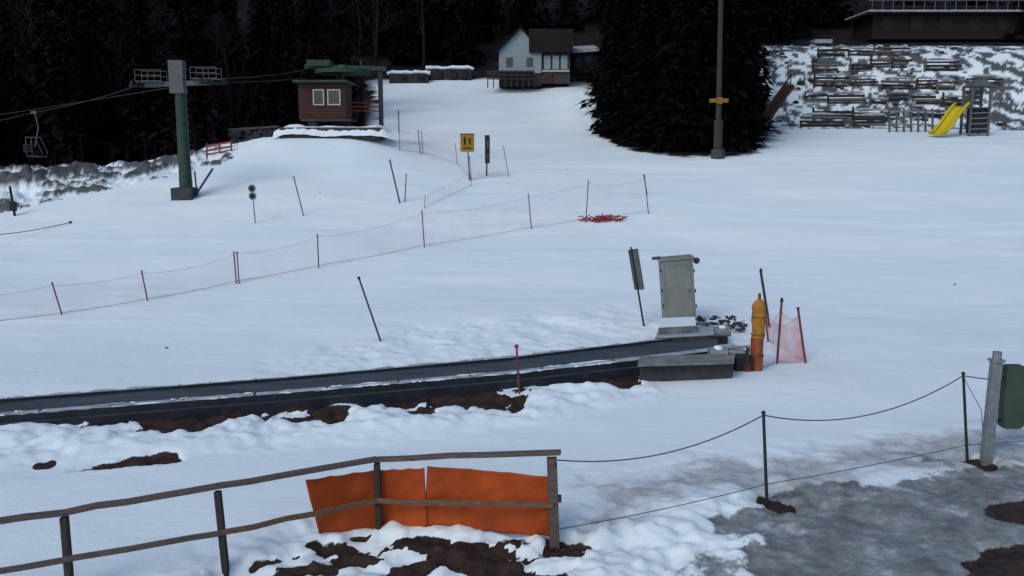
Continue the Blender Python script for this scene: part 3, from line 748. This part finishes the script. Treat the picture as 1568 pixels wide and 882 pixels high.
for k in range(6): p=a.lerp(b_,k/5)+Vector((0,-.45,0)); ts.beam(p,p+Vector((0,0,.9)),.08,.08,'brown')
ts.build()
# ---------------------------------------------------------------- playground
Ys2=72
S=O('playground_slide')
top=P(1473,162,Ys2); bot=P(1438,206,Ys2-1.6)
pts_=[top.lerp(bot,k)+Vector((0,0,.28*math.sin(k*6.28)*.3)) for k in np.linspace(0,1,12)]
pts_.append(bot+Vector((-.4,-.2,.02)))
side=Vector((.6,-.8,0))*.55
v=[];f=[]
for p in pts_:
    for q_ in (side+Vector((0,0,.22)),side*.85,-side*.85,-side+Vector((0,0,.22))): v.append(p+q_)
for i in range(len(pts_)-1):
    for j in range(3): a=4*i+j; f.append((a,a+1,a+5,a+4))
S.add(v,f,'yellow',True)
for s_ in (side,-side): S.tube([p+s_+Vector((0,0,.22)) for p in pts_],.06,'yellow',6)
ob_=S.build(); m_=ob_.modifiers.new('s','SOLIDIFY'); m_.thickness=.05
PT_=O('playground_climbing_tower')
x0=P(1484,206,Ys2).x; x1=P(1512,206,Ys2).x; zb=P(1500,214,Ys2).z; zt=P(1500,122,Ys2).z
for xx in (x0,x1):
    for yy in (Ys2,Ys2+1.4): PT_.beam((xx,yy,zb-.4),(xx,yy,zt-.4),.18,.16,'steel_mid')
for zz in np.arange(zb+.4,zb+2.3,.42): PT_.cyl((x0,Ys2,zz),(x1,Ys2,zz+.05),.05,.05,'steel',7)
PT_.box(((x0+x1)/2,Ys2+.7,P(1500,165,Ys2).z),(x1-x0+.3,1.7,.1),'steel_mid')
for z_ in (140,148,156): PT_.box(((x0+x1)/2,Ys2+1.4,P(1500,z_,Ys2).z),(x1-x0,.06,.34),'steel_mid')
PT_.box(((x0+x1)/2+.2,Ys2+.72,P(1500,185,Ys2).z),(x1-x0-.3,1.2,1.9),'steel_dark')
a=Vector(((x0+x1)/2,Ys2+.7,zt+.1))
rv=[(x0-.1,Ys2-.3,zt-.5),(x1+.1,Ys2-.3,zt-.5),(x1+.1,Ys2+1.7,zt-.5),(x0-.1,Ys2+1.7,zt-.5),(a.x,Ys2-.3,a.z),(a.x,Ys2+1.7,a.z)]
PT_.add(rv,[(0,1,4),(2,3,5),(1,2,5,4),(3,0,4,5),(3,2,1,0)],'steel_mid')
PT_.build(bevel=.01)
pf=O('playground_fence')
for i,px in enumerate(range(1362,1432,11)):
    Yp=74.5; q0=P(px,206,Yp); q1=P(px,166,Yp); pf.beam(q0,q1,.13,.13,'steel_mid')
for py in (170,190): pf.beam(P(1362,py,Yp-.1),P(1430,py+1,Yp-.1),.08,.12,'steel')
pf.build()
for ti,(py,dd,x0_,x1_) in enumerate(((190,78.0,1225,1370),(173,80.6,1243,1425),(155,83.4,1240,1470),(136,86.4,1246,1520),(118,89.5,1242,1440),(104,92.5,1250,1340))):
    o=O('log_terrace_wall'); 
    X0=P(x0_,py,dd).x; X1=P(x1_,py,dd).x; xa=X0
    while xa<X1:
        L_=random.uniform(1.6,3.6); xb=xa+L_; dj=dd+random.uniform(-.5,.5)
        g0=hz(xa,dj); g1=hz(xb,dj); j=random.uniform(-.25,.15); nk=random.choice((2,3,3))
        for k in range(nk): o.tube([(xa,dj+random.uniform(-.08,.08),g0+.1+k*.34+j),(xb+random.uniform(-.3,.3),dj,g1+.1+k*.34+j+random.uniform(-.08,.08))],random.uniform(.09,.15),random.choice(('wood_dark','wood_post','wood_post','wood_light')),7)
        if random.random()<.75: o.beam((xa,dj-.2,g0-.3),(xa+random.uniform(-.12,.12),dj-.2,g0+.9+random.uniform(-.3,.4)),.15,.15,random.choice(('wood_dark','wood_post','wood_light')))
        if random.random()<.6:
            zz=g0+.1+nk*.34+j; m=random.uniform(.3,.9)
            o.tube([(xa+.1,dj+.05,zz-.08),(xa+L_*m*.5,dj+.1,zz-.03),(xa+L_*m,dj+.12,zz-.01),(xb-.1,dj+.05,zz-.08)],[.03,.13,.13,.03],'greysnow',8)
        xa=xb+random.choice((0,0,.2,1.2))
    o.build()
rk_=O('boulder_pile')
for i in range(160):
    x_=random.uniform(23,46); y_=random.uniform(77.5,98); rk_.ball((x_,y_,hz(x_,y_)+.05),random.uniform(.12,.4),random.choice(('rock','concd','greysnow')),.6,7,.3)
rk_.build()
ub=O('upper_terrace_building'); Yu=104
bx(ub,1335,1640,8,60,Yu,Yu+6,'roof'); bx(ub,1330,1650,15,17.5,Yu-1.2,Yu+6,'greysnow'); bx(ub,1330,1650,-2,1,Yu-1.2,Yu-1.0,'steel_mid')
for x_ in range(1335,1640,16): bx(ub,x_,x_+2,0,15,Yu-1.2,Yu-1.05,'steel_mid')
for x_ in range(1350,1640,44): bx(ub,x_,x_+20,28,48,Yu-.05,Yu-.01,'black')
bx(ub,1400,1640,-60,-14,Yu+2,Yu+6,'roof'); bx(ub,1248,1275,60,66,Yu-2,Yu,'greysnow')
ub.build()
gc=O('guy_cable'); a=G(108,342)+Vector((0,0,.05)); b_=G(-60,388)+Vector((0,0,.7)); gc.tube(sag(a,b_,.15),.018,'steel_dark',5); gc.ball(tuple(a),.07,'steel_dark'); gc.build()
wb=O('snow_debris')
for px,py in ((1462,436),(868,260),(490,295),(255,533),(1570,250)):
    g0=G(px,py); wb.ball((g0.x,g0.y,g0.z+.01),.04,'rock',.6,6)
wb.build()

# ---------------------------------------------------------------- light, camera
el=math.radians(42); az=math.radians(215)
D=Vector((math.sin(az)*math.cos(el),math.cos(az)*math.cos(el),math.sin(el)))
sl=bpy.data.lights.new('sun','SUN'); sl.energy=.85; sl.angle=math.radians(25); sl.color=(1,.96,.91)
so=bpy.data.objects.new('sun',sl); sc.collection.objects.link(so); so.rotation_euler=D.to_track_quat('Z','Y').to_euler()
W=bpy.data.worlds.new('World'); sc.world=W; W.use_nodes=True; wn=W.node_tree
sky=wn.nodes.new('ShaderNodeTexSky'); sky.sky_type='NISHITA'; sky.sun_disc=False; sky.sun_elevation=el; sky.sun_rotation=az
sky.air_density=1.0; sky.dust_density=2.0; sky.ozone_density=.6
wn.links.new(sky.outputs[0],wn.nodes['Background'].inputs[0]); wn.nodes['Background'].inputs[1].default_value=.15
cd=bpy.data.cameras.new('camera'); cam=bpy.data.objects.new('camera',cd); sc.collection.objects.link(cam); sc.camera=cam
cd.sensor_width=36; cd.lens=36*F/1568; cd.clip_end=3000; cam.location=(0,0,CAMH); cam.rotation_euler=(math.radians(90)-PT,0,0)
sc.view_settings.view_transform='Standard'; sc.view_settings.look='None'; sc.view_settings.exposure=0
